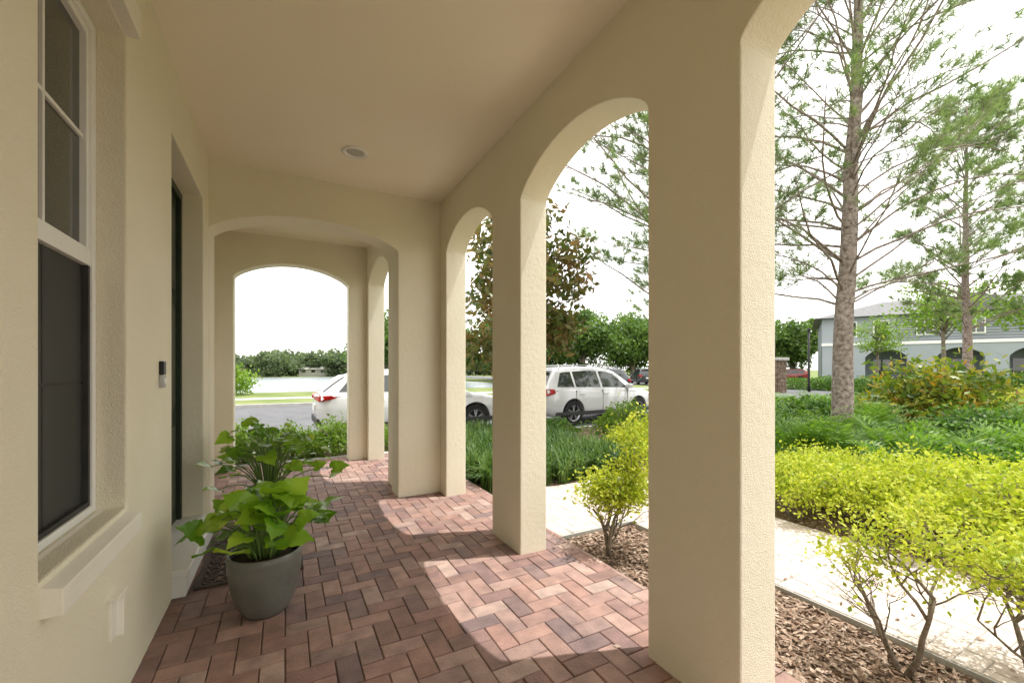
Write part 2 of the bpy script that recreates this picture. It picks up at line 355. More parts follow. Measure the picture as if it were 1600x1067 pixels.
# ---------------------------------------------------------------- grounds
def sheet(name, x0, x1, y0, y1, z, mat):
    b = MB(); b.add([(x0, y0, z), (x1, y0, z), (x1, y1, z), (x0, y1, z)], [(0, 1, 2, 3)]); return struct(b.obj(name, mat))
sheet('ground', -900, 900, -600, 1200, -.25, 'lawn')
sheet('road', -80, 42, 8.9, 21, -.20, 'road')
sheet('side_road', 30, 40, 21, 120, -.196, 'road')
b = MB(); b.box(-30, 29, -12, 8.75, -.3, -.08); struct(b.obj('planting_bed', 'mulch'))
b = MB(); b.box(-30, 29, 8.75, 8.9, -.3, -.06); struct(b.obj('kerb', 'conc', bevel=.02))
b = MB(); b.box(-80, 29.8, 21, 21.15, -.3, -.07); struct(b.obj('kerb', 'conc', bevel=.02))
b = MB(); b.box(-80, 29.8, 21.15, 31, -.3, -.10); struct(b.obj('lawn', 'lawn'))
sheet('pavement', -80, 29, 24.5, 26.0, -.095, 'conc')
sheet('water', -150, 22, 35, 100, -.24, 'water')
sheet('hill', -150, 22, 100, 130, -.235, 'lawn').name = 'lawn'

n = 9000
C = np.stack([rng.uniform(2.07, 2.89, n), rng.uniform(-.3, 3.05, n), rng.uniform(-.078, -.055, n)], 1)
A = rng.normal(size=(n, 3)); A[:, 2] *= .25
V, F = leafquads(C, .05, .018, 3.0, A)
b = MB(); b.add(V, F); o = b.obj('wood_chips', 'chip'); o['kind'] = 'stuff'
C = np.concatenate([np.stack([rng.uniform(2.95, 4.2, 260), rng.uniform(-.5, 4.3, 260), np.full(260, -.024)], 1), np.stack([rng.uniform(1.85, 2.05, 30), rng.uniform(0, 4.4, 30), np.full(30, .006)], 1), np.stack([rng.uniform(-.5, 1.5, 14), rng.uniform(1.2, 6.5, 14), np.full(14, .006)], 1)])
A = rng.normal(size=(len(C), 3)); A[:, 2] *= .08
V, F = leafquads(C, .032, .016, 6.0, A); b = MB(); b.add(V, F); o = b.obj('fallen_leaves', 'chip'); o['kind'] = 'stuff'

# ---------------------------------------------------------------- door mat
e = tag(empty('door_mat', (-.20, 3.82, .0)), 'dark rubber scrollwork door mat by the door', 'door mat')
b = MB(); hx, hy = .315, .49
for (x0, x1, y0_, y1_) in ((-hx, hx, -hy, -hy+.03), (-hx, hx, hy-.03, hy), (-hx, -hx+.03, -hy+.03, hy-.03), (hx-.03, hx, -hy+.03, hy-.03)): b.box(x0, x1, y0_, y1_, .002, .014)
b.obj('border', 'rubber', e)
b = MB()
for i in range(6):
    for j in range(10):
        b.lathe([(.026, .003), (.026, .012), (.046, .012), (.046, .003)], 14, 0, 'z', (-.235+i*.094, -.405+j*.09, 0))
        b.lathe([(.006, .003), (.006, .011), (.016, .011), (.016, .003)], 10, 0, 'z', (-.235+i*.094, -.405+j*.09, 0))
b.obj('scrollwork', 'rubber', e)

# ---------------------------------------------------------------- potted plants
def heart_leaf(mb, base, tipdir, nrm, size, r):
    t = Vector(tipdir).normalized(); n = Vector(nrm); n = (n-t*n.dot(t)).normalized(); s = t.cross(n)
    out = [(0, 0), (-.14, .10), (-.24, .24), (-.22, .38), (-.06, .47), (.08, .46), (.16, .50), (.30, .43), (.40, .44), (.52, .32), (.62, .30), (.74, .17), (.86, .09), (1.0, 0)]
    mid = [(0, 0), (.0, 0), (.0, 0), (.04, 0), (.1, 0), (.18, 0), (.24, 0), (.34, 0), (.42, 0), (.54, 0), (.64, 0), (.76, 0), (.87, 0), (1.0, 0)]
    vs = []; fs = []; wav = r.uniform(0, 6)
    def pt(x, y):
        z = abs(y)*.28-.28*x*x+.07*math.sin(x*11+wav)*abs(y)*2-.3*y*y
        return tuple(Vector(base)+t*(x*size)+s*(y*size*1.15)+n*(z*size))
    for sg in (1, -1):
        o = len(vs)
        for (m_, q) in zip(mid, out): vs.append(pt(m_[0], 0)); vs.append(pt(q[0], q[1]*.55*sg)); vs.append(pt(q[0], q[1]*sg))
        k = len(out)
        for i in range(k-1):
            for c in range(2):
                f = (o+i*3+c, o+i*3+c+1, o+i*3+c+4, o+i*3+c+3); fs.append(f if sg > 0 else f[::-1])
    mb.add(vs, fs)
def potted(loc, seed, pot_h, pot_r, nleaf, reach, top, size, label):
    r = random.Random(seed); e = tag(empty('potted_plant', loc), label, 'potted plant', 'potted plants beside the door')
    b = MB(); rb = pot_r*.62
    b.lathe([(.001, 0), (rb*.9, 0), (rb, .012), (pot_r*.77, pot_h*.2), (pot_r*.9, pot_h*.45), (pot_r*.97, pot_h*.7), (pot_r*.995, pot_h*.9), (pot_r, pot_h), (pot_r*.97, pot_h+.006), (pot_r*.91, pot_h), (pot_r*.90, pot_h-.05)], 48)
    b.obj('pot', 'pot', e, smooth=True, sharp=50)
    b = MB(); b.lathe([(pot_r*.93, pot_h-.04), (pot_r*.5, pot_h-.03), (.001, pot_h-.025)], 24); b.obj('soil', 'soil', e)
    st = MB(); lf = MB()
    for i in range(nleaf):
        a = 2*math.pi*(i*.618)+r.uniform(-.4, .4); q = (i+.5)/nleaf
        rad = reach*(.12+.88*q**.7)*r.uniform(.7, 1.1); hh = pot_h+(top-pot_h)*(1.0-.65*q**1.3)*r.uniform(.7, 1.05)
        small = r.random() < .5
        if q > .85: hh = pot_h+r.uniform(.05, .18)
        d = Vector((math.cos(a), math.sin(a), 0)); p0 = d*(.03+.05*q)+Vector((0, 0, pot_h-.04)); 
        p3 = d*rad+Vector((0, 0, hh)); p1 = p0+Vector((0, 0, (hh-pot_h)*.6+.06))+d*rad*.15; p2 = p3-d*rad*.3+Vector((0, 0, .04))
        pts = []
        for k in range(7):
            u = k/6; pts.append(p0*(1-u)**3+p1*3*u*(1-u)**2+p2*3*u*u*(1-u)+p3*u**3)
        st.tube(pts, [.006*(1-.4*k/6) for k in range(7)], 5)
        yaw = r.uniform(-.9, .9); dd = Vector((math.cos(a+yaw), math.sin(a+yaw), 0)); pitch = r.uniform(-.8, .35)
        tip = dd*math.cos(pitch)-Vector((0, 0, math.sin(pitch))); nr = Vector((r.uniform(-.3, .8), r.uniform(-.9, .1), 1))
        heart_leaf(lf, p3, tip, nr, size*(r.uniform(.4, .75) if small else r.uniform(.85, 1.2)), r)
    st.obj('stem', 'stem', e, smooth=True); lf.obj('foliage', 'houseplant', e, smooth=True, weld=True)
    return e
potted((-.10, 2.88, 0), 4, .35, .195, 66, .36, .68, .132, 'grey-green pot with big heart-shaped leaves by the door')
potted((-.12, 4.35, 0), 9, .36, .195, 70, .54, .92, .12, 'grey pot of leafy green plant beyond the mat')

# ---------------------------------------------------------------- vegetation
def shrub_mesh(seed, rx, ry, h, n, l, w_, leaf, z0f=.15, shell=.5, stems=7, spread=.7, loose=0.0, stemmat='bark2', stemr=.012):
    rs = np.random.default_rng(seed); r = random.Random(seed)
    D = rs.normal(size=(n, 3)); D /= np.linalg.norm(D, axis=1, keepdims=True); D[:, 2] = np.abs(D[:, 2])*1.0-.25*(rs.random(n) < .4)
    rad = shell+(1-shell)*rs.random(n)**.5
    ph = np.sin(D[:, 0]*7+seed)*np.cos(D[:, 1]*6+seed*2)+np.sin(D[:, 2]*8+seed)
    rad *= 1+.12*ph+rs.normal(size=n)*(.04+loose)
    C = np.stack([D[:, 0]*rx*rad, D[:, 1]*ry*rad, h*z0f+np.clip(D[:, 2], -.3, 1)*h*(1-z0f)*rad], 1)
    C = C[C[:, 2] > .01]
    V, F = leafquads(C, l, w_, .8, rs=rs)
    lf = MB(); lf.add(V, F)
    st = MB()
    for i in range(stems):
        a = r.uniform(0, 6.28); q = r.uniform(.3, 1)*spread
        tip = Vector((math.cos(a)*rx*q, math.sin(a)*ry*q, h*r.uniform(.55, .9)))
        m1 = tip*.45+Vector((r.uniform(-.05, .05), r.uniform(-.05, .05), h*.08))
        st.tube([(0, 0, -.02), tuple(m1*.5), tuple(m1), tuple(tip)], [stemr*1.5, stemr*1.2, stemr, stemr*.4], 5)
        for k in range(3):
            a2 = r.uniform(0, 6.28); t2 = tip+Vector((math.cos(a2)*rx*.3, math.sin(a2)*ry*.3, r.uniform(-.02, .12)*h)); st.tube([tuple(m1), tuple((m1+t2)/2+Vector((0, 0, .02))), tuple(t2)], [stemr*.7, stemr*.5, stemr*.25], 4)
    return lf, st
def shrub(loc, label, cat='shrub', name='shrub', group=None, leaf='green', **k):
    e = tag(empty(name, loc), label, cat, group); lf, st = shrub_mesh(leaf=leaf, **k)
    lf.obj('foliage', leaf, e); st.obj('stem', 'bark2', e, smooth=True); return e
GZ = -.08
g1 = shrub((4.85, 1.0, GZ), 'golden-leaved hedge shrub beside the paved path', group='golden hedge shrubs', leaf='gold', seed=1, rx=.66, ry=.64, h=.66, n=8500, l=.040, w_=.024, z0f=.45, shell=.4, loose=.14, stems=20, stemr=.009)
g2 = shrub((4.8, 2.0, GZ), 'golden-leaved hedge shrub beside the paved path', group='golden hedge shrubs', leaf='gold', seed=2, rx=.68, ry=.68, h=.60, n=8500, l=.040, w_=.024, z0f=.45, shell=.4, loose=.14, stems=20, stemr=.009)
for i, (x, y, s) in enumerate([(4.85, .1, 1.15), (4.75, 2.85, .9), (5.5, .6, 1), (5.45, 1.6, 1.1), (5.4, 2.6, .85), (5.1, 5.2, .85), (6.0, 1.2, .85), (6.0, .2, .9), (5.9, -.6, 1.05), (5.0, -.8, 1), (5.9, 5.6, .8)]):
    copy_thing((g1, g2)[i % 2], (x, y, GZ), i*1.3, s)
def twiggy(loc, seed, h, nl, label, rad0=.016, thrq=.45, jit=.035, ls=.04, lean=.35, sp0=.75, maxlev=5, first=.42, zs=1.0):
    r = random.Random(seed); rs = np.random.default_rng(seed)
    e = tag(empty('twiggy_shrub', loc), label, 'shrub', 'sparse golden shrubs in mulch'); st = MB(); ends = []
    def grow(p, d, L, rad, lev):
        pts = [p]; q = p.copy(); dd = d.copy()
        for i in range(4):
            dd = (dd+Vector((r.uniform(-.3, .3), r.uniform(-.3, .3), r.uniform(-.08, .18)))).normalized(); q = q+dd*L/4; pts.append(q.copy())
        st.tube([tuple(x) for x in pts], [rad*(1-.5*i/4) for i in range(5)], 5)
        if lev >= 2: ends.extend(pts[1:])
        if lev < maxlev:
            for i in range(3 if lev < 2 else 2):
                k = r.choice([1, 2, 3, 4]) if maxlev > 4 else r.choice([2, 3, 4]); a = r.uniform(0, 6.28); sp = sp0 if lev < 2 else .95
                nd_ = (dd+Vector((math.cos(a)*sp, math.sin(a)*sp, r.uniform(-.1, .3)))).normalized()
                grow(pts[k], nd_, L*r.uniform(.55, .8), rad*.55, lev+1)
    for i in range(2):
        grow(Vector((r.uniform(-.02, .02), r.uniform(-.02, .02), 0)), Vector((r.uniform(-lean, lean), r.uniform(-lean, lean), 1)).normalized(), h*first, rad0, 0)
    st.obj('stem', 'bark2', e, smooth=True)
    E = np.array([tuple(x) for x in ends]); zz = E[:, 2]; thr = np.quantile(zz, thrq)
    E = E[zz > thr]; idx = rs.integers(0, len(E), nl); C = E[idx]+rs.normal(size=(nl, 3))*jit
    V, F = leafquads(C, ls, ls*.55, .8, rs=rs); lf = MB(); lf.add(V, F); lf.obj('foliage', 'gold', e)
    e.scale = (1, 1, zs)
    return e
twiggy((2.27, 2.61, GZ), 21, 1.0, 5200, 'small golden shrub with bare stems in mulch', rad0=.018, ls=.036, jit=.055, thrq=.45, maxlev=5, first=.45, sp0=1.0, zs=.9)
twiggy((2.64, .94, GZ), 35, 1.05, 1500, 'twiggy shrub with sparse lime golden leaves', thrq=.35, jit=.055, ls=.029, sp0=1.1, zs=1.0)
twiggy((2.98, .55, GZ), 36, 1.05, 2600, 'twiggy shrub with lime golden leaves in mulch', thrq=.3, jit=.06, ls=.029, sp0=1.1, zs=.95)
twiggy((4.3, 2.35, GZ), 44, .6, 900, 'low twiggy golden shrub edging the path', jit=.05, rad0=.012, ls=.036)
twiggy((4.35, 1.4, GZ), 45, .6, 1000, 'low twiggy golden shrub edging the path', jit=.05, rad0=.012, ls=.036)
# ferns
def fern_mesh(seed, L=.62, nf=18):
    r = random.Random(seed); mb = MB()
    for i in range(nf):
        a = r.uniform(0, 6.28); up = r.uniform(.55, 1.4); ln = L*r.uniform(.7, 1.15)
        d = Vector((math.cos(a), math.sin(a), 0)); sd = Vector((-math.sin(a), math.cos(a), 0)); prev = Vector((0, 0, 0)); K = 13; pts = []
        for k in range(K+1):
            t = k/K; el = up-1.5*t*t
            pts.append(prev.copy()); prev = prev+(d*math.cos(el)+Vector((0, 0, math.sin(el))))*(ln/K)
        for k in range(2, K+1):
            p = pts[k]; tg = (pts[k]-pts[k-1]).normalized(); wl = .13*math.sin(math.pi*min(1, (k-.5)/K))**.6+.02
            for sg in (1, -1):
                tip = p+sd*sg*wl+tg*wl*.55+Vector((0, 0, .02)); q = p+tg*.022
                mb.add([tuple(p-tg*.006), tuple((p+tip)/2-tg*.012), tuple(tip), tuple((q+tip)/2+tg*.008)], [(0, 1, 2, 3)])
        mb.add([tuple(pts[0]-sd*.004), tuple(pts[0]+sd*.004), tuple(pts[K//2]+sd*.003), tuple(pts[K//2]-sd*.003)], [(0, 1, 2, 3)])
    return mb
fm = []
for i in range(3):
    o = fern_mesh(50+i, .72, 24).obj('fern', 'fern', None, loc=(6.6+i*.8, .4+i, GZ)); tag(o, 'green fern clump in the planting bed', 'fern', 'ferns in the planting bed'); fm.append(o)
low = [(8.2, 2.2, 1.0), (9.0, .6, 1.1), (11.6, 3.0, 1.3), (7.6, 3.9, .9), (12.4, 6.4, 1.3), (9.6, 5.8, 1.0), (12.9, 1.4, 1.3), (7.2, 5.4, .9), (10.6, 1.9, .9)]
r = random.Random(3)
cnt = 0
for gx in np.arange(6.5, 16.5, .76):
    for gy in np.arange(-.8, 8.3, .82):
        x = gx+r.uniform(-.4, .4); y = gy+r.uniform(-.4, .4)
        if (x < 6.8 and y < 1.6): continue
        if math.hypot(x-14.75, y-4.6) < 1.3: continue
        if any(math.hypot(x-a, y-b_) < .55*s for a, b_, s in low): continue
        u = (0.883*x-.469*y)/(.469*x+.883*y)
        if u > 1.25 or u < .02: continue
        if u < .55 and y > 7.0: continue
        o = r.choice(fm).copy(); COL.objects.link(o); o.location = (x, y, GZ); o.rotation_euler = (0, 0, r.uniform(0, 6.3)); s = r.uniform(.55, 1.35); o.scale = (s, s, s); cnt += 1
print('ferns', cnt)
n = 16000
C = np.stack([rng.uniform(5.2, 20, n), rng.uniform(-1.5, 8.6, n), rng.uniform(-.07, .12, n)], 1)
V, F = leafquads(C, .09, .05, 1.2); b = MB(); b.add(V, F); o = b.obj('ground_cover', 'green'); o['kind'] = 'stuff'
def grass_stuff(rects, n, L, name):
    r = np.random.default_rng(77); mb = MB()
    areas = [(x1-x0)*(y1-y0) for x0, x1, y0, y1 in rects]; T = sum(areas)
    for (x0, x1, y0, y1), A_ in zip(rects, areas):
        m = int(n*A_/T); cx = r.uniform(x0, x1, m//26+1); cy = r.uniform(y0, y1, m//26+1); id_ = r.integers(0, len(cx), m)
        a = r.uniform(0, 6.283, m); bx = cx[id_]+r.normal(0, .03, m); by = cy[id_]+r.normal(0, .03, m); ln = L*r.uniform(.6, 1.2, m); lean = r.uniform(.15, .85, m)
        dx, dy = np.cos(a), np.sin(a); wv = .008
        def P(t, sgn, wd):
            h = ln*(t-.55*lean*t*t*t*1.0); ho = ln*lean*t*t
            return np.stack([bx+dx*ho-dy*sgn*wd, by+dy*ho+dx*sgn*wd, np.maximum(GZ+h*(1-.35*lean*t), GZ)], 1)
        Vv = np.stack([P(0, -1, wv), P(0, 1, wv), P(.5, 1, wv), P(.5, -1, wv), P(.82, 1, wv*.8), P(.82, -1, wv*.8), P(1, 0, 0)], 1).reshape(-1, 3)
        base = (np.arange(m)*7)[:, None]
        off = len(mb.v); mb.v.extend(Vv.tolist())
        q1 = (base+np.array([0, 1, 2, 3])+off).tolist(); q2 = (base+np.array([3, 2, 4, 5])+off).tolist(); q3 = (base+np.array([5, 4, 6])+off).tolist()
        mb.f.extend(q1+q2+q3); mb.m.extend([0]*(3*m))
    o = mb.obj(name, 'grassy'); o['kind'] = 'stuff'; return o
grass_stuff([(2.1, 4.6, 4.55, 8.4)], 20000, .5, 'border_grass')
# shrubs
s1 = shrub((.75, 7.95, GZ), 'lime-green low shrub by the kerb', group='low shrubs along the kerb', leaf='lime', seed=5, rx=.5, ry=.5, h=.6, n=3200, l=.06, w_=.035, z0f=.2, loose=.1)
for (x, y, s, a) in [(.1, 7.95, .9, 1), (-.55, 7.9, 1.05, 2), (1.5, 8.2, .8, 3), (2.3, 8.45, .6, 1), (-1.2, 8.0, 1.2, 4), (-1.9, 8.0, 1.2, 5)]: copy_thing(s1, (x, y, GZ), a, s)
g3 = shrub((8.2, 2.2, GZ), 'low leafy green shrub among the ferns', group='low shrubs among the ferns', leaf='green', seed=9, rx=.6, ry=.6, h=.62, n=2400, l=.075, w_=.045, z0f=.15, loose=.1)
for (x, y, s) in low[1:]: copy_thing(g3, (x, y, GZ), x, s)
shrub((7.0, 7.5, GZ), 'rounded yellow-green shrub beside the kerb', leaf='lime', seed=6, rx=.8, ry=.65, h=.72, n=4200, l=.06, w_=.035, z0f=.2)
shrub((5.2, 7.9, GZ), 'rounded green shrub beside the kerb', leaf='green', seed=7, rx=.6, ry=.5, h=.4, n=2500, l=.06, w_=.035, z0f=.2)
shrub((14.75, 4.6, GZ), 'large croton shrub with orange and green leaves', leaf='croton', seed=8, rx=1.6, ry=1.5, h=1.65, n=5200, l=.2, w_=.08, z0f=.15, shell=.4, loose=.12, stemr=.03)
shrub((18.5, 3.6, GZ), 'golden green shrub behind the croton', leaf='gold', seed=10, rx=1.4, ry=1.2, h=1.1, n=3000, l=.12, w_=.06, z0f=.15)
shrub((21, 6.0, GZ), 'broad green shrub on the lawn', leaf='green', seed=12, rx=1.8, ry=1.4, h=1.2, n=3000, l=.14, w_=.07, z0f=.15)

def pine(loc, seed, H, r0, first, spread, label, wander=.1, ntwig=7, needles=18, nl=.22, nw=.012, step=.42, rbk=1.0, lean=(0, 0)):
    r = random.Random(seed); rs = np.random.default_rng(seed)
    e = tag(empty('pine_tree', loc), label, 'pine tree'); tr = MB(); K = 24
    cx, cy = 0, 0; tp = []
    for i in range(K+1):
        t = i/K; tp.append(Vector((cx+lean[0]*t, cy+lean[1]*t, H*t))); cx += r.uniform(-1, 1)*wander/4; cy += r.uniform(-1, 1)*wander/4
    tr.tube([tuple(p) for p in tp], [r0*(1.15 if i == 0 else 1)*(1-.88*i/K)*(1+r.uniform(-.03, .03)) for i in range(K+1)], 14)
    tr.obj('trunk', 'bark', e, smooth=True)
    br = MB(); TP = []; TD = []
    z = first
    while z < H-.3:
        for j in range(r.choice([3, 3, 4, 4])):
            t = z/H; base = tp[int(t*K)].lerp(tp[min(K, int(t*K)+1)], t*K-int(t*K)); a = r.uniform(0, 6.283)
            f = (z-first)/(H-first); L = spread*(1-f**1.6*.85)*r.uniform(.55, 1.1)*(.8+.3*min(1, f*4)); el = r.uniform(.25, .8)+f*.35
            pts = [base]; q = base.copy(); aa = a; e2 = el
            n_ = 7
            for k in range(n_):
                q = q+Vector((math.cos(aa)*math.cos(e2), math.sin(aa)*math.cos(e2), math.sin(e2)))*(L/n_); pts.append(q.copy()); aa += r.uniform(-.18, .18); e2 += r.uniform(-.22, .12)
            rb = (.007+.006*L*(1-f*.4))*rbk
            br.tube([tuple(p) for p in pts], [rb*(1-.8*k/n_) for k in range(n_+1)], 6, cap=False)
            for k in range(ntwig):
                u = r.uniform(.3, 1.0)*n_; i0 = min(n_-1, int(u)); p = pts[i0].lerp(pts[i0+1], u-i0); dr = (pts[i0+1]-pts[i0]).normalized()
                sd = dr.cross(Vector((0, 0, 1))).normalized()*r.choice([-1, 1]); d = (dr*r.uniform(.5, 1)+sd*r.uniform(.5, 1)+Vector((0, 0, r.uniform(-.1, .7)))).normalized()
                tl = r.uniform(.35, 1.1)*(.5+.5*spread/4); m1 = p+d*tl*.5; en = p+d*tl+Vector((0, 0, .1*tl))
                br.tube([tuple(p), tuple(m1), tuple(en)], [.006, .0045, .003], 4, cap=False)
                ed = (en-m1).normalized(); TP.append(tuple(en)); TD.append(tuple(ed))
                if r.random() < .6: TP.append(tuple(m1.lerp(en, .7))); TD.append(tuple(ed))
                for s_ in range(r.choice([1, 2])):
                    sd2 = Vector((r.uniform(-1, 1), r.uniform(-1, 1), r.uniform(-.2, .7))).normalized(); d2 = (d+sd2*.8).normalized(); e3 = m1+d2*tl*.4
                    br.tube([tuple(m1), tuple(e3)], [.004, .002], 3, cap=False); TP.append(tuple(e3)); TD.append(tuple(d2))
        z += step*r.uniform(.7, 1.3)
    br.obj('branch', 'bark', e, smooth=True)
    P = np.repeat(np.array(TP), needles, 0); D = np.repeat(np.array(TD), needles, 0); m = len(P)
    P = P-D*rs.uniform(0, .10, (m, 1))
    dd = D*.65+rs.normal(size=(m, 3))*.6; dd /= np.linalg.norm(dd, axis=1, keepdims=True)
    sd = np.cross(dd, rs.normal(size=(m, 3))); sd /= np.linalg.norm(sd, axis=1, keepdims=True); ln = nl*rs.uniform(.7, 1.2, (m, 1))
    V = np.stack([P-sd*nw/2, P+sd*nw/2, P+dd*ln], 1).reshape(-1, 3); F = np.arange(m*3).reshape(-1, 3)
    lf = MB(); lf.add(V, F); lf.obj('crown', 'needle', e); print('needles', m)
    return e
pine((10.33, 4.68, GZ), 5, 13.5, .20, 2.8, 4.3, 'tall pine with flaky bark in the fern bed', step=.33, ntwig=9, nl=.19, nw=.011, needles=20, lean=(.45, -.24))
pine((8.9, 7.4, GZ), 8, 12, .17, 2.6, 4.9, 'tall pine with long drooping branches near kerb', step=.28, ntwig=10, nl=.2, nw=.014, needles=24)
pine((26.5, 7.2, GZ), 12, 13, .2, 3.2, 4.4, 'slender pine standing before the townhouse', ntwig=9, needles=22, nl=.30, nw=.021, step=.42, rbk=1.3)
pine((18.5, 1.6, GZ), 15, 10, .13, 3.0, 3.4, 'young pine among the shrubs', ntwig=8, needles=22, nl=.24, nw=.015, step=.40)

def broad(loc, seed, H, cr, leaf, label, n=4500, l=.3, w_=.2, trunk=.18, base=.35, clumps=26, cat='tree', name='tree'):
    r = random.Random(seed); rs = np.random.default_rng(seed); e = tag(empty(name, loc), label, cat)
    tr = MB(); tr.tube([(0, 0, 0), (.05, .03, H*.25), (-.03, .06, H*.5), (0, 0, H*.85)], [trunk*1.2, trunk, trunk*.7, trunk*.2], 10)
    cs = []; zc = H*(base+(1-base)/2); hz = H*(1-base)/2
    for i in range(clumps):
        d = Vector((r.gauss(0, 1), r.gauss(0, 1), r.gauss(0, 1))).normalized(); q = r.uniform(.35, .85)
        c = Vector((d.x*cr*q, d.y*cr*q, zc+d.z*hz*q)); cs.append(c)
        z0_ = max(H*.2, min(c.z-.3*cr, H*.7)); p0 = Vector((0, 0, z0_)); m_ = p0.lerp(c, .5)+Vector((0, 0, .1*cr)); tr.tube([tuple(p0), tuple(m_), tuple(c)], [trunk*.4, trunk*.25, trunk*.08], 5)
    tr.obj('trunk', 'bark2', e, smooth=True)
    idx = rs.integers(0, clumps, n); ca = np.array([tuple(c) for c in cs]); sz = rs.uniform(.22, .42, clumps)*cr
    D = rs.normal(size=(n, 3)); D /= np.linalg.norm(D, axis=1, keepdims=True)
    C = ca[idx]+D*(sz[idx]*(rs.random(n)**.4))[:, None]*np.array([1, 1, .75])
    V, F = leafquads(C, l, w_, .8, rs=rs); lf = MB(); lf.add(V, F); lf.obj('crown', leaf, e); return e
broad((4.7, 8.2, GZ), 3, 5.7, 1.7, 'magnolia', 'magnolia with glossy green and rusty brown leaves', n=5600, l=.2, w_=.085, trunk=.06, base=.15, clumps=46, cat='magnolia tree', name='magnolia_tree')
T1 = broad((36, 47, -.25), 31, 10, 5.2, 'tree', 'leafy green tree beyond the street', n=8000, l=.45, w_=.32, trunk=.3, base=.08, clumps=44)
T2 = broad((44, 46, -.25), 32, 9, 5.5, 'tree', 'leafy green tree beyond the street', n=8000, l=.45, w_=.32, trunk=.3, base=.05, clumps=44)
for i, (x, y, s) in enumerate([(28.5, 52, 1.0), (24, 44, .75), (50, 52, 1.1), (21, 60, 1.0), (15, 50, .8), (10.5, 52, .9), (54, 42, .95), (58, 38, .9), (62, 34, .9), (40, 58, 1.15), (31, 60, 1.1), (72, 26, .9), (48, 36, .8)]):
    copy_thing((T1, T2)[i % 2], (x, y, -.25), i*1.7, s)
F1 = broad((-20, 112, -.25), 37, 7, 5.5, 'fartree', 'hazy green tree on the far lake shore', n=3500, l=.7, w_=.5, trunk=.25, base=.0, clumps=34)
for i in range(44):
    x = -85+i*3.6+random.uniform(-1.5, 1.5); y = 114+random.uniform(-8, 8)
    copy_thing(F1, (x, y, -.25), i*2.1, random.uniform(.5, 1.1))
T3 = broad((35, 10.5, -.2), 61, 7.5, 2.7, 'lime', 'light green tree in front of the townhouse', n=2600, l=.2, w_=.12, trunk=.12, base=.45, clumps=30)
for (x, y, a, s) in [(30, 6.0, 4, .9), (38, 15.0, 3, .75)]: copy_thing(T3, (x, y, -.2), a, s)
copy_thing(s1, (-3.2, 30, -.1), 1, 3.2, 'dense green shrub on the lakeside verge')
h1 = shrub((31, 9.5, -.2), 'broad green shrub before the townhouse porch', group='shrubs before the townhouse', leaf='green', seed=15, rx=1.8, ry=1.6, h=1.5, n=3000, l=.17, w_=.09, z0f=.1)
for (x, y, s) in [(34, 13.5, .8), (28, 5.5, 1.0), (30, 7.6, .8), (37, 17.5, .8)]: copy_thing(h1, (x, y, -.2), x, s)

# ---------------------------------------------------------------- houses across the lake
def far_house(loc, rot, w_, d_, h, label):
    e = tag(empty('lake_house', loc, rot), label, 'house'); b = MB(); b.box(-w_/2, w_/2, -d_/2, d_/2, 0, h); b.obj('wall', 'cream', e)
    b = MB(); o_ = .5; b.add([(-w_/2-o_, -d_/2-o_, h), (w_/2+o_, -d_/2-o_, h), (w_/2+o_, d_/2+o_, h), (-w_/2-o_, d_/2+o_, h), (-w_/2+d_/2, 0, h+1.2), (w_/2-d_/2, 0, h+1.2)], [(0,1,5,4),(1,2,5),(2,3,4,5),(3,0,4),(3,2,1,0)]); b.obj('roof', 'cream', e)
    for i in range(4):
        b = MB(); x = -w_/2+w_*(i+.5)/4; b.box(x-.4, x+.4, -d_/2-.03, -d_/2+.05, .9, 1.5); b.obj('window', 'glassdark', e)
for (x, y, w_, l_) in [(7, 112, 8, 'low white house on the far shore'), (21, 113, 9, 'pale house among trees across the water')]:
    far_house((x, y, -.23), random.uniform(-.1, .1), w_, 5, 1.7, l_)

# ---------------------------------------------------------------- townhouse
th = tag(empty('townhouse', (51.3, 8.4, -.2), R(-62)), 'two-storey pale blue and grey townhouse with arched porches', 'townhouse')
W = 30
w = arch_wall('x', 0, .4, -W/2, W/2, 0, 3.9, [(-11.9, -9.1, 0, 2.6, 3.4), (-7.3, -4.5, 0, 2.6, 3.4), (-3.2, -.4, 0, 2.6, 3.4), (4.5, 7.5, 0, 2.6, 3.4), (9, 12, 0, 2.6, 3.4)], 14)
w.obj('porch_wall', 'bluewall', th)
b = MB(); b.box(-W/2, W/2, 2.4, 12, 0, 3.9); b.obj('lower_wall', 'siding', th)
b = MB(); b.box(-W/2, W/2, .2, 12, 3.9, 6.3)
b.obj('upper_wall', 'siding', th)
b = MB(); b.box(-W/2-.02, -W/2+5.2, .1, .3, 4.0, 6.28); b.obj('bay_wall', 'bluewall', th)
b = MB(); b.box(-W/2-.05, W/2+.05, -.08, .5, 3.75, 4.0)
for i in range(10): b.box(-W/2+5.2, W/2, .185, .2, 4.2+i*.22, 4.215+i*.22)
b.obj('trim', 'vinyl', th)
b = MB(); b.add([(-W/2-.6, -.5, 6.3), (W/2+.6, -.5, 6.3), (W/2+.6, 12.6, 6.3), (-W/2-.6, 12.6, 6.3), (-W/2+5, 6, 8.2), (W/2-5, 6, 8.2)], [(0,1,5,4),(1,2,5),(2,3,4,5),(3,0,4),(3,2,1,0)])
for gx in (-5, 3, 10): b.add([(gx-2.6, -.7, 6.28), (gx+2.6, -.7, 6.28), (gx, -.7, 7.8), (gx-2.6, 4, 6.28), (gx+2.6, 4, 6.28), (gx, 5, 7.8)], [(0,1,2),(0,2,5,3),(1,4,5,2)])
b.obj('roof', 'roof', th)
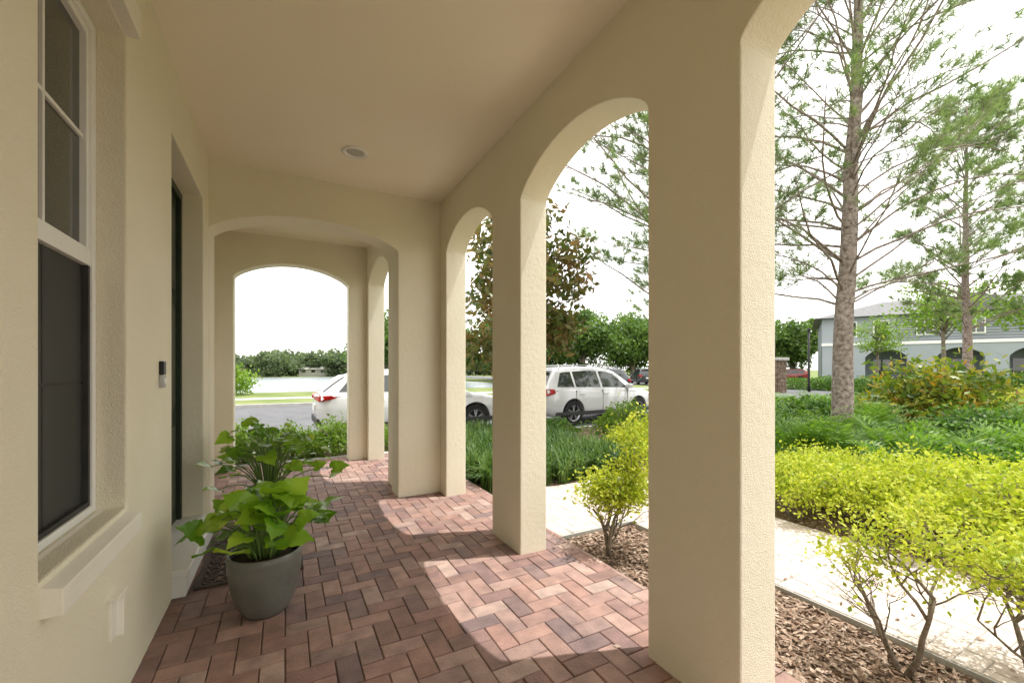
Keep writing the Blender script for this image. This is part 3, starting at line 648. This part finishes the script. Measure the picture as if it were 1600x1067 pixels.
for x in (-13, -10.8, -8, -5, -1.2, 2, 6, 10.5, 13.3):
    b = MB(); b.box(x-.55, x+.55, .04, .22, 4.5, 5.9); f = b.obj('window', 'vinyl', th)
    b = MB(); b.box(x-.45, x-.04, .01, .06, 4.6, 5.8); b.box(x+.04, x+.45, .01, .06, 4.6, 5.8); b.obj('pane', 'glassdark', f)
for x in (-10.5, -5.9, -1.8, 6, 10.5):
    b = MB(); b.box(x-.6, x+.6, 2.3, 2.42, .2, 2.5); b.obj('door', 'glassdark', th)
e = tag(empty('street_lamp', (33, 17, -.2)), 'slim black post beside the street', 'post')
b = MB(); b.tube([(0, 0, 0), (0, 0, .5), (0, 0, 4.3)], [.12, .08, .07], 12); b.obj('post', 'black', e, smooth=True)
b = MB(); b.lathe([(.001, 4.55), (.09, 4.5), (.1, 4.4), (.09, 4.3), (.001, 4.28)], 16); b.obj('lamp_shade', 'black', e)
e = tag(empty('stone_pillar', (29.9, 17.6, -.2)), 'brown stacked stone entrance pillar with pale cap', 'pillar')
b = MB(); b.box(-.5, .5, -.5, .5, 0, 2.2)
for i in range(9):
    for s in (-1, 1):
        b.box(-.5+.02*(i % 2), .5-.03*((i+1) % 2), s*.52-.03, s*.52+.03, .02+i*.24, .23+i*.24); b.box(s*.52-.03, s*.52+.03, -.48, .48, .03+i*.24, .22+i*.24)
b.obj('shaft', 'stone', e); b = MB(); b.box(-.65, .65, -.65, .65, 2.2, 2.4); b.obj('cap', 'conc', e, bevel=.03)
e = tag(empty('clipped_hedge', (36, 16.5, -.22)), 'low clipped green hedge near the townhouse', 'hedge')
n = 5000; C = np.stack([rng.uniform(-.8, .8, n), rng.uniform(-4, 4, n), rng.uniform(0, .95, n)], 1); V, F = leafquads(C, .14, .09, .5); b = MB(); b.add(V, F); b.obj('foliage', 'green', e)
b = MB()
for i in range(8): b.tube([(0, -3.6+i, 0), (.1, -3.5+i, .4), (.2, -3.4+i, .8)], [.03, .025, .01], 5)
b.obj('stem', 'bark2', e)

# ---------------------------------------------------------------- cars
def interp(tab, x):
    if x <= tab[0][0]: return tab[0][1]
    for (a, va), (b_, vb) in zip(tab[:-1], tab[1:]):
        if x <= b_: return va+(vb-va)*(x-a)/(b_-a)
    return tab[-1][1]
def smooth_tab(tab, x):
    s = 0
    for k in (-.06, -.03, 0, .03, .06): s += interp(tab, x+k)
    return s/5
def car(loc, rot, paint, label, L=4.69, roof=None, belt=None, rearlamp='tall', wb=(.98, 3.68), wr=.36, W2=.93, hood=None):
    e = tag(empty('parked_car', loc, rot), label, 'car', 'cars parked along the street')
    top = belt or [(0, .92), (.05, 1.0), (.3, 1.07), (1.5, 1.05), (3.3, 1.0), (3.55, .99), (4.1, .93), (4.45, .84), (4.62, .70), (4.69, .55)]
    bot = [(0, .48), (.08, .38), (.3, .27), (4.3, .24), (4.6, .28), (4.69, .36)]
    wid = [(0, .70), (.05, .80), (.2, .88), (.6, .925), (3.9, .925), (4.3, .87), (4.55, .76), (4.69, .58)]
    xs = [0, .03, .07, .12, .2, .3, .45, .6, .8, 1.1, 1.5, 1.9, 2.3, 2.7, 3.1, 3.3, 3.5, 3.7, 3.9, 4.1, 4.25, 4.38, 4.48, 4.56, 4.63, 4.67, 4.69]
    mb = MB(); vs = []; fs = []
    for x in xs:
        zt, zb, w_ = smooth_tab(top, x), interp(bot, x), smooth_tab(wid, x); hgt = zt-zb
        half = [(w_-.10, zb), (w_-.02, zb+.08), (w_-.005, zb+.30*hgt), (w_, zb+.55*hgt), (w_-.012, zt-.14*hgt), (w_-.05, zt-.03), (w_-.12, zt+.008), (w_*.5, zt+.03), (0, zt+.035)]
        ring = [(x, y, z) for y, z in half]+[(x, -y, z) for y, z in half[-2::-1]]
        vs += ring
    n_ = 17
    for i in range(len(xs)-1):
        for j in range(n_):
            j2 = (j+1) % n_; fs.append((i*n_+j, i*n_+j2, (i+1)*n_+j2, (i+1)*n_+j))
    fs.append(tuple(range(n_))); fs.append(tuple((len(xs)-1)*n_+j for j in range(n_-1, -1, -1)))
    vs = [(x-2.345, y, z) for x, y, z in vs]; mb.add(vs, fs)
    body = mb.obj('body', paint, e, smooth=True, weld=True, sharp=42)
    cut = MB()
    for wx in wb:
        for s in (-1, 1):
            cut.lathe([(.0, -.22), (wr+.055, -.22), (wr+.055, .22), (.0, .22)], 28, 0, 'y', (wx-2.345, s*.88, wr))
    co = cut.obj('cutter', 'clad', e, weld=True)
    md = body.modifiers.new('b', 'BOOLEAN'); md.operation = 'DIFFERENCE'; md.object = co; md.solver = 'EXACT'
    bpy.context.view_layer.update(); dg = bpy.context.evaluated_depsgraph_get(); nm = bpy.data.meshes.new_from_object(body.evaluated_get(dg)); body.modifiers.clear(); body.data = nm
    bpy.data.objects.remove(co, do_unlink=True)
    b = MB()
    for wx in wb: b.box(wx-2.345-wr-.03, wx-2.345+wr+.03, -.66, .66, .3, .80)
    b.obj('wheel_well', 'black', e)
    rf = roof or [(.05, 1.02), (.30, 1.42), (.42, 1.56), (.7, 1.63), (1.6, 1.68), (2.3, 1.665), (2.75, 1.58), (3.1, 1.36), (3.6, 1.0)]
    yz = lambda z: .885-(z-1.0)*.36
    gx = [.06, .12, .2, .3, .36, .42, .5, .6, .8, 1.1, 1.5, 1.9, 2.3, 2.5, 2.65, 2.8, 2.95, 3.1, 3.3, 3.45, 3.58]
    g = MB(); vs = []; fs = []
    for x in gx:
        rz = smooth_tab(rf, x); bz = smooth_tab(top, x)-.06; zs_ = max(rz-.07, bz+.01); rz = max(rz, zs_+.01)
        half = [(yz(bz), bz), (yz(zs_), zs_), (yz(zs_)-.05, rz-.02), (yz(zs_)-.16, rz), (0, rz+.02)]
        vs += [(x-2.345, y, z) for y, z in half]+[(x-2.345, -y, z) for y, z in half[-2::-1]]
    n_ = 9
    for i in range(len(gx)-1):
        for j in range(n_): j2 = (j+1) % n_; fs.append((i*n_+j, i*n_+j2, (i+1)*n_+j2, (i+1)*n_+j))
    fs.append(tuple(range(n_))); fs.append(tuple((len(gx)-1)*n_+j for j in range(n_-1, -1, -1)))
    g.add(vs, fs); g.obj('roof', paint, e, smooth=True, weld=True, sharp=50)
    for s in (-1, 1):
        for (a, b_, c, d) in ((.42, 1.05, .62, 1.0), (1.12, 2.08, 1.08, 2.03), (2.16, 3.22, 2.11, 2.70)):
            pts = [];
            def zt_(x): return smooth_tab(rf, x)-.115
            for x in np.linspace(a, b_, 5): pts.append((x, smooth_tab(top, x)+.035))
            for x in np.linspace(d, c, 5): pts.append((x, zt_(x)))
            v_ = [(x-2.345, s*(yz(z)+.004), z) for x, z in pts]; m_ = MB(); m_.add(v_, [tuple(range(10)) if s < 0 else tuple(range(9, -1, -1))]); m_.obj('window', 'glassdark', e)
    def cross_glass(xa, xb, k=6, name='windshield'):
        m_ = MB(); v_ = []; f_ = []
        for x in np.linspace(xa, xb, k):
            rz = smooth_tab(rf, x); zs_ = rz-.07; hw = yz(zs_)-.13
            for t in (-1, -.5, 0, .5, 1): v_.append((x-2.345, hw*t, rz+.02+.012-abs(t)*.016))
        for i in range(k-1):
            for j in range(4): f_.append((i*5+j, (i+1)*5+j, (i+1)*5+j+1, i*5+j+1))
        off = .015 if xb > 1.5 else -.015
        v_ = [(x+off, y, z) for x, y, z in v_]; m_.add(v_, f_); m_.obj(name, 'glassdark', e, smooth=True)
    cross_glass(2.78, 3.48); cross_glass(.13, .37 if roof is None else .6, name='rear_window')
    b = MB()
    for s in (-1, 1): b.box(-2.02, 1.98, s*.925-.012*1, s*.925+.012, .30, .40)
    b.box(-2.36, -2.0, -.74, .74, .36, .52); b.box(2.1, 2.352, -.6, .6, .30, .42); b.obj('cladding', 'clad', e, bevel=.01)
    b = MB()
    for s in (-1, 1):
        b.tube([(-1.75, s*.66, 1.60), (-1.6, s*.655, 1.70), (0, s*.645, 1.745), (.25, s*.65, 1.66)], .016, 6)
    if roof is None: b.obj('roof_rail', 'grey', e)
    b = MB()
    for s in (-1, 1):
        for x in (-1.15, -.2): b.box(x, x+.2, s*.925-.02, s*.925+.025, .87, .90)
    b.obj('door_handle', paint, e, bevel=.006)
    b = MB()
    for s in (-1, 1):
        for x in (-1.27, -.23, .82): b.box(x-.004, x+.004, s*.90, s*.9285, .42, 1.0)
    b.obj('door_seam', 'black', e)
    for s in (-1, 1):
        b = MB(); b.box(.78, .95, s*.97-.09, s*.97+.09, 1.02, 1.16); b.obj('mirror', paint, e, bevel=.03)
        b = MB()
        if rearlamp == 'tall': b.add([(-2.318, s*.60, .86), (-2.29, s*.83, .86), (-2.02, s*.905, .93), (-2.06, s*.89, 1.05), (-2.28, s*.80, 1.05), (-2.325, s*.58, 1.0)], [(0, 1, 4, 5), (1, 2, 3, 4)])
        else: b.add([(-2.34, s*.30, .93), (-2.29, s*.83, .90), (-1.95, s*.932, .97), (-2.06, s*.91, 1.03), (-2.27, s*.82, 1.02), (-2.33, s*.30, .99)], [(0, 1, 4, 5), (1, 2, 3, 4)])
        for k_ in range(len(b.v)): b.v[k_] = (b.v[k_][0]-.02, b.v[k_][1]+s*.018, b.v[k_][2])
        sol = b.obj('tail_light', 'tail', e); q = sol.modifiers.new('s', 'SOLIDIFY'); q.thickness = .05; q.offset = 0
        b = MB(); b.add([(2.25, s*.55, .66), (2.16, s*.74, .68), (1.88, s*.88, .78), (1.9, s*.86, .86), (2.1, s*.74, .82), (2.2, s*.56, .78)], [(0, 1, 4, 5), (1, 2, 3, 4)])
        for k_ in range(len(b.v)): b.v[k_] = (b.v[k_][0]+.02, b.v[k_][1]+s*.018, b.v[k_][2])
        sol = b.obj('headlight', 'head', e); q = sol.modifiers.new('s', 'SOLIDIFY'); q.thickness = .05; q.offset = 0
    b = MB(); b.box(-2.375, -2.33, -.26, .26, .66, .80); b.obj('licence_plate', 'vinyl', e)
    if roof is None:
        b = MB(); b.box(-2.14, -1.86, -.58, .58, 1.60, 1.635); b.obj('spoiler', paint, e, bevel=.012)
    for wx in wb:
        for s in (-1, 1):
            c = (wx-2.345, s*.80, wr); wm = MB(); wm.lathe([(.001, s*.04), (wr*.66, s*.04), (wr*.66, -s*.1), (.001, -s*.1)], 24, 0, 'y'); wo = wm.obj('wheel', 'black', e, loc=c)
            t = MB(); t.lathe([(wr*.66, -.12), (wr*.93, -.12), (wr, -.08), (wr, .08), (wr*.93, .12), (wr*.66, .115), (wr*.66, -.12)], 32, 0, 'y'); t.obj('tyre', 'tyre', wo, smooth=True, sharp=40)
            rm = MB(); rm.lathe([(wr*.56, s*.09), (wr*.67, s*.118), (wr*.68, s*.10)], 32, 0, 'y'); rm.lathe([(.001, s*.10), (.06, s*.10), (.065, s*.07)], 16, 0, 'y')
            for k_ in range(5):
                a = k_*2*math.pi/5+.3
                for da in (-.16, .16):
                    ca, sa = math.cos(a+da), math.sin(a+da); ci, si = math.cos(a), math.sin(a); r1, r2 = .04, wr*.6; hw = .016
                    rm.add([(ci*r1-sa*hw, s*.10, si*r1+ca*hw), (ci*r1+sa*hw, s*.10, si*r1-ca*hw), (ca*r2+sa*hw, s*.095, sa*r2-ca*hw), (ca*r2-sa*hw, s*.095, sa*r2+ca*hw)], [(0, 1, 2, 3)])
            rm.obj('rim', 'rim', wo)
    return e
rf1 = [(.05, 1.04), (.35, 1.28), (.62, 1.46), (.9, 1.54), (1.7, 1.60), (2.3, 1.59), (2.75, 1.50), (3.1, 1.31), (3.6, 1.0)]
z_road = -.2
car((2.95, 10.95, z_road), R(1), 'white', 'white crossover parked at the kerb beyond the porch', rearlamp='slim', roof=rf1)
c2 = car((8.55, 10.95, z_road), R(5), 'white', 'white three-row estate car with roof rails at kerb')
car((15.6, 19.7, z_road), R(180), 'darkpaint', 'dark car parked across the street')
car((33.4, 33.5, z_road+.004), R(60), 'darkpaint', 'black car driving away down the side road')
car((60, 33.5, z_road-.04), R(120), 'redpaint', 'small red car parked near the townhouse')

# ---------------------------------------------------------------- light, sky, camera
sd = Vector((math.cos(R(71))*.945, -math.cos(R(71))*.325, math.sin(R(71)))).normalized()
sl = bpy.data.lights.new('sun', 'SUN'); sl.energy = 5.0; sl.angle = R(.5); sl.color = (1, .985, .955)
so = bpy.data.objects.new('sun', sl); so.rotation_euler = (-sd).to_track_quat('-Z', 'Y').to_euler(); COL.objects.link(so)
wd = bpy.data.worlds.new('World'); scene.world = wd; wd.use_nodes = True; nt = wd.node_tree; nd = nt.nodes; lk = nt.links; nd.clear()
out = nd.new('ShaderNodeOutputWorld'); bg = nd.new('ShaderNodeBackground'); bg.inputs[1].default_value = .15; lk.new(bg.outputs[0], out.inputs[0])
sky = nd.new('ShaderNodeTexSky'); sky.sky_type = 'NISHITA'; sky.sun_disc = False; sky.sun_elevation = R(71); sky.sun_rotation = R(109); sky.dust_density = 3
tc = nd.new('ShaderNodeTexCoord'); mp = nd.new('ShaderNodeMapping'); mp.inputs['Scale'].default_value = (1, 1, 3.5); lk.new(tc.outputs['Generated'], mp.inputs[0])
nz = nd.new('ShaderNodeTexNoise'); nz.inputs['Scale'].default_value = 2.2; nz.inputs['Detail'].default_value = 7; lk.new(mp.outputs[0], nz.inputs['Vector'])
rp = ramp(nd, [(.7, .7, .7, .35), (1, 1, 1, .6)]); lk.new(nz.outputs['Fac'], rp.inputs[0])
mx = nd.new('ShaderNodeMix'); mx.data_type = 'RGBA'; lk.new(rp.outputs[0], mx.inputs[0]); lk.new(sky.outputs[0], mx.inputs[6]); mx.inputs[7].default_value = (16.8, 16.5, 16.0, 1)
lk.new(mx.outputs[2], bg.inputs[0])
scene.view_settings.view_transform = 'Standard'; scene.view_settings.look = 'None'; scene.view_settings.exposure = 0

cd = bpy.data.cameras.new('camera'); cd.sensor_width = 36; cd.lens = 15.03; cd.shift_y = .0272; cd.clip_end = 3000; cd.clip_start = .02
co = bpy.data.objects.new('camera', cd); co.location = (0, 0, 1.4); co.rotation_euler = (R(90), 0, R(-27.97)); COL.objects.link(co); scene.camera = co
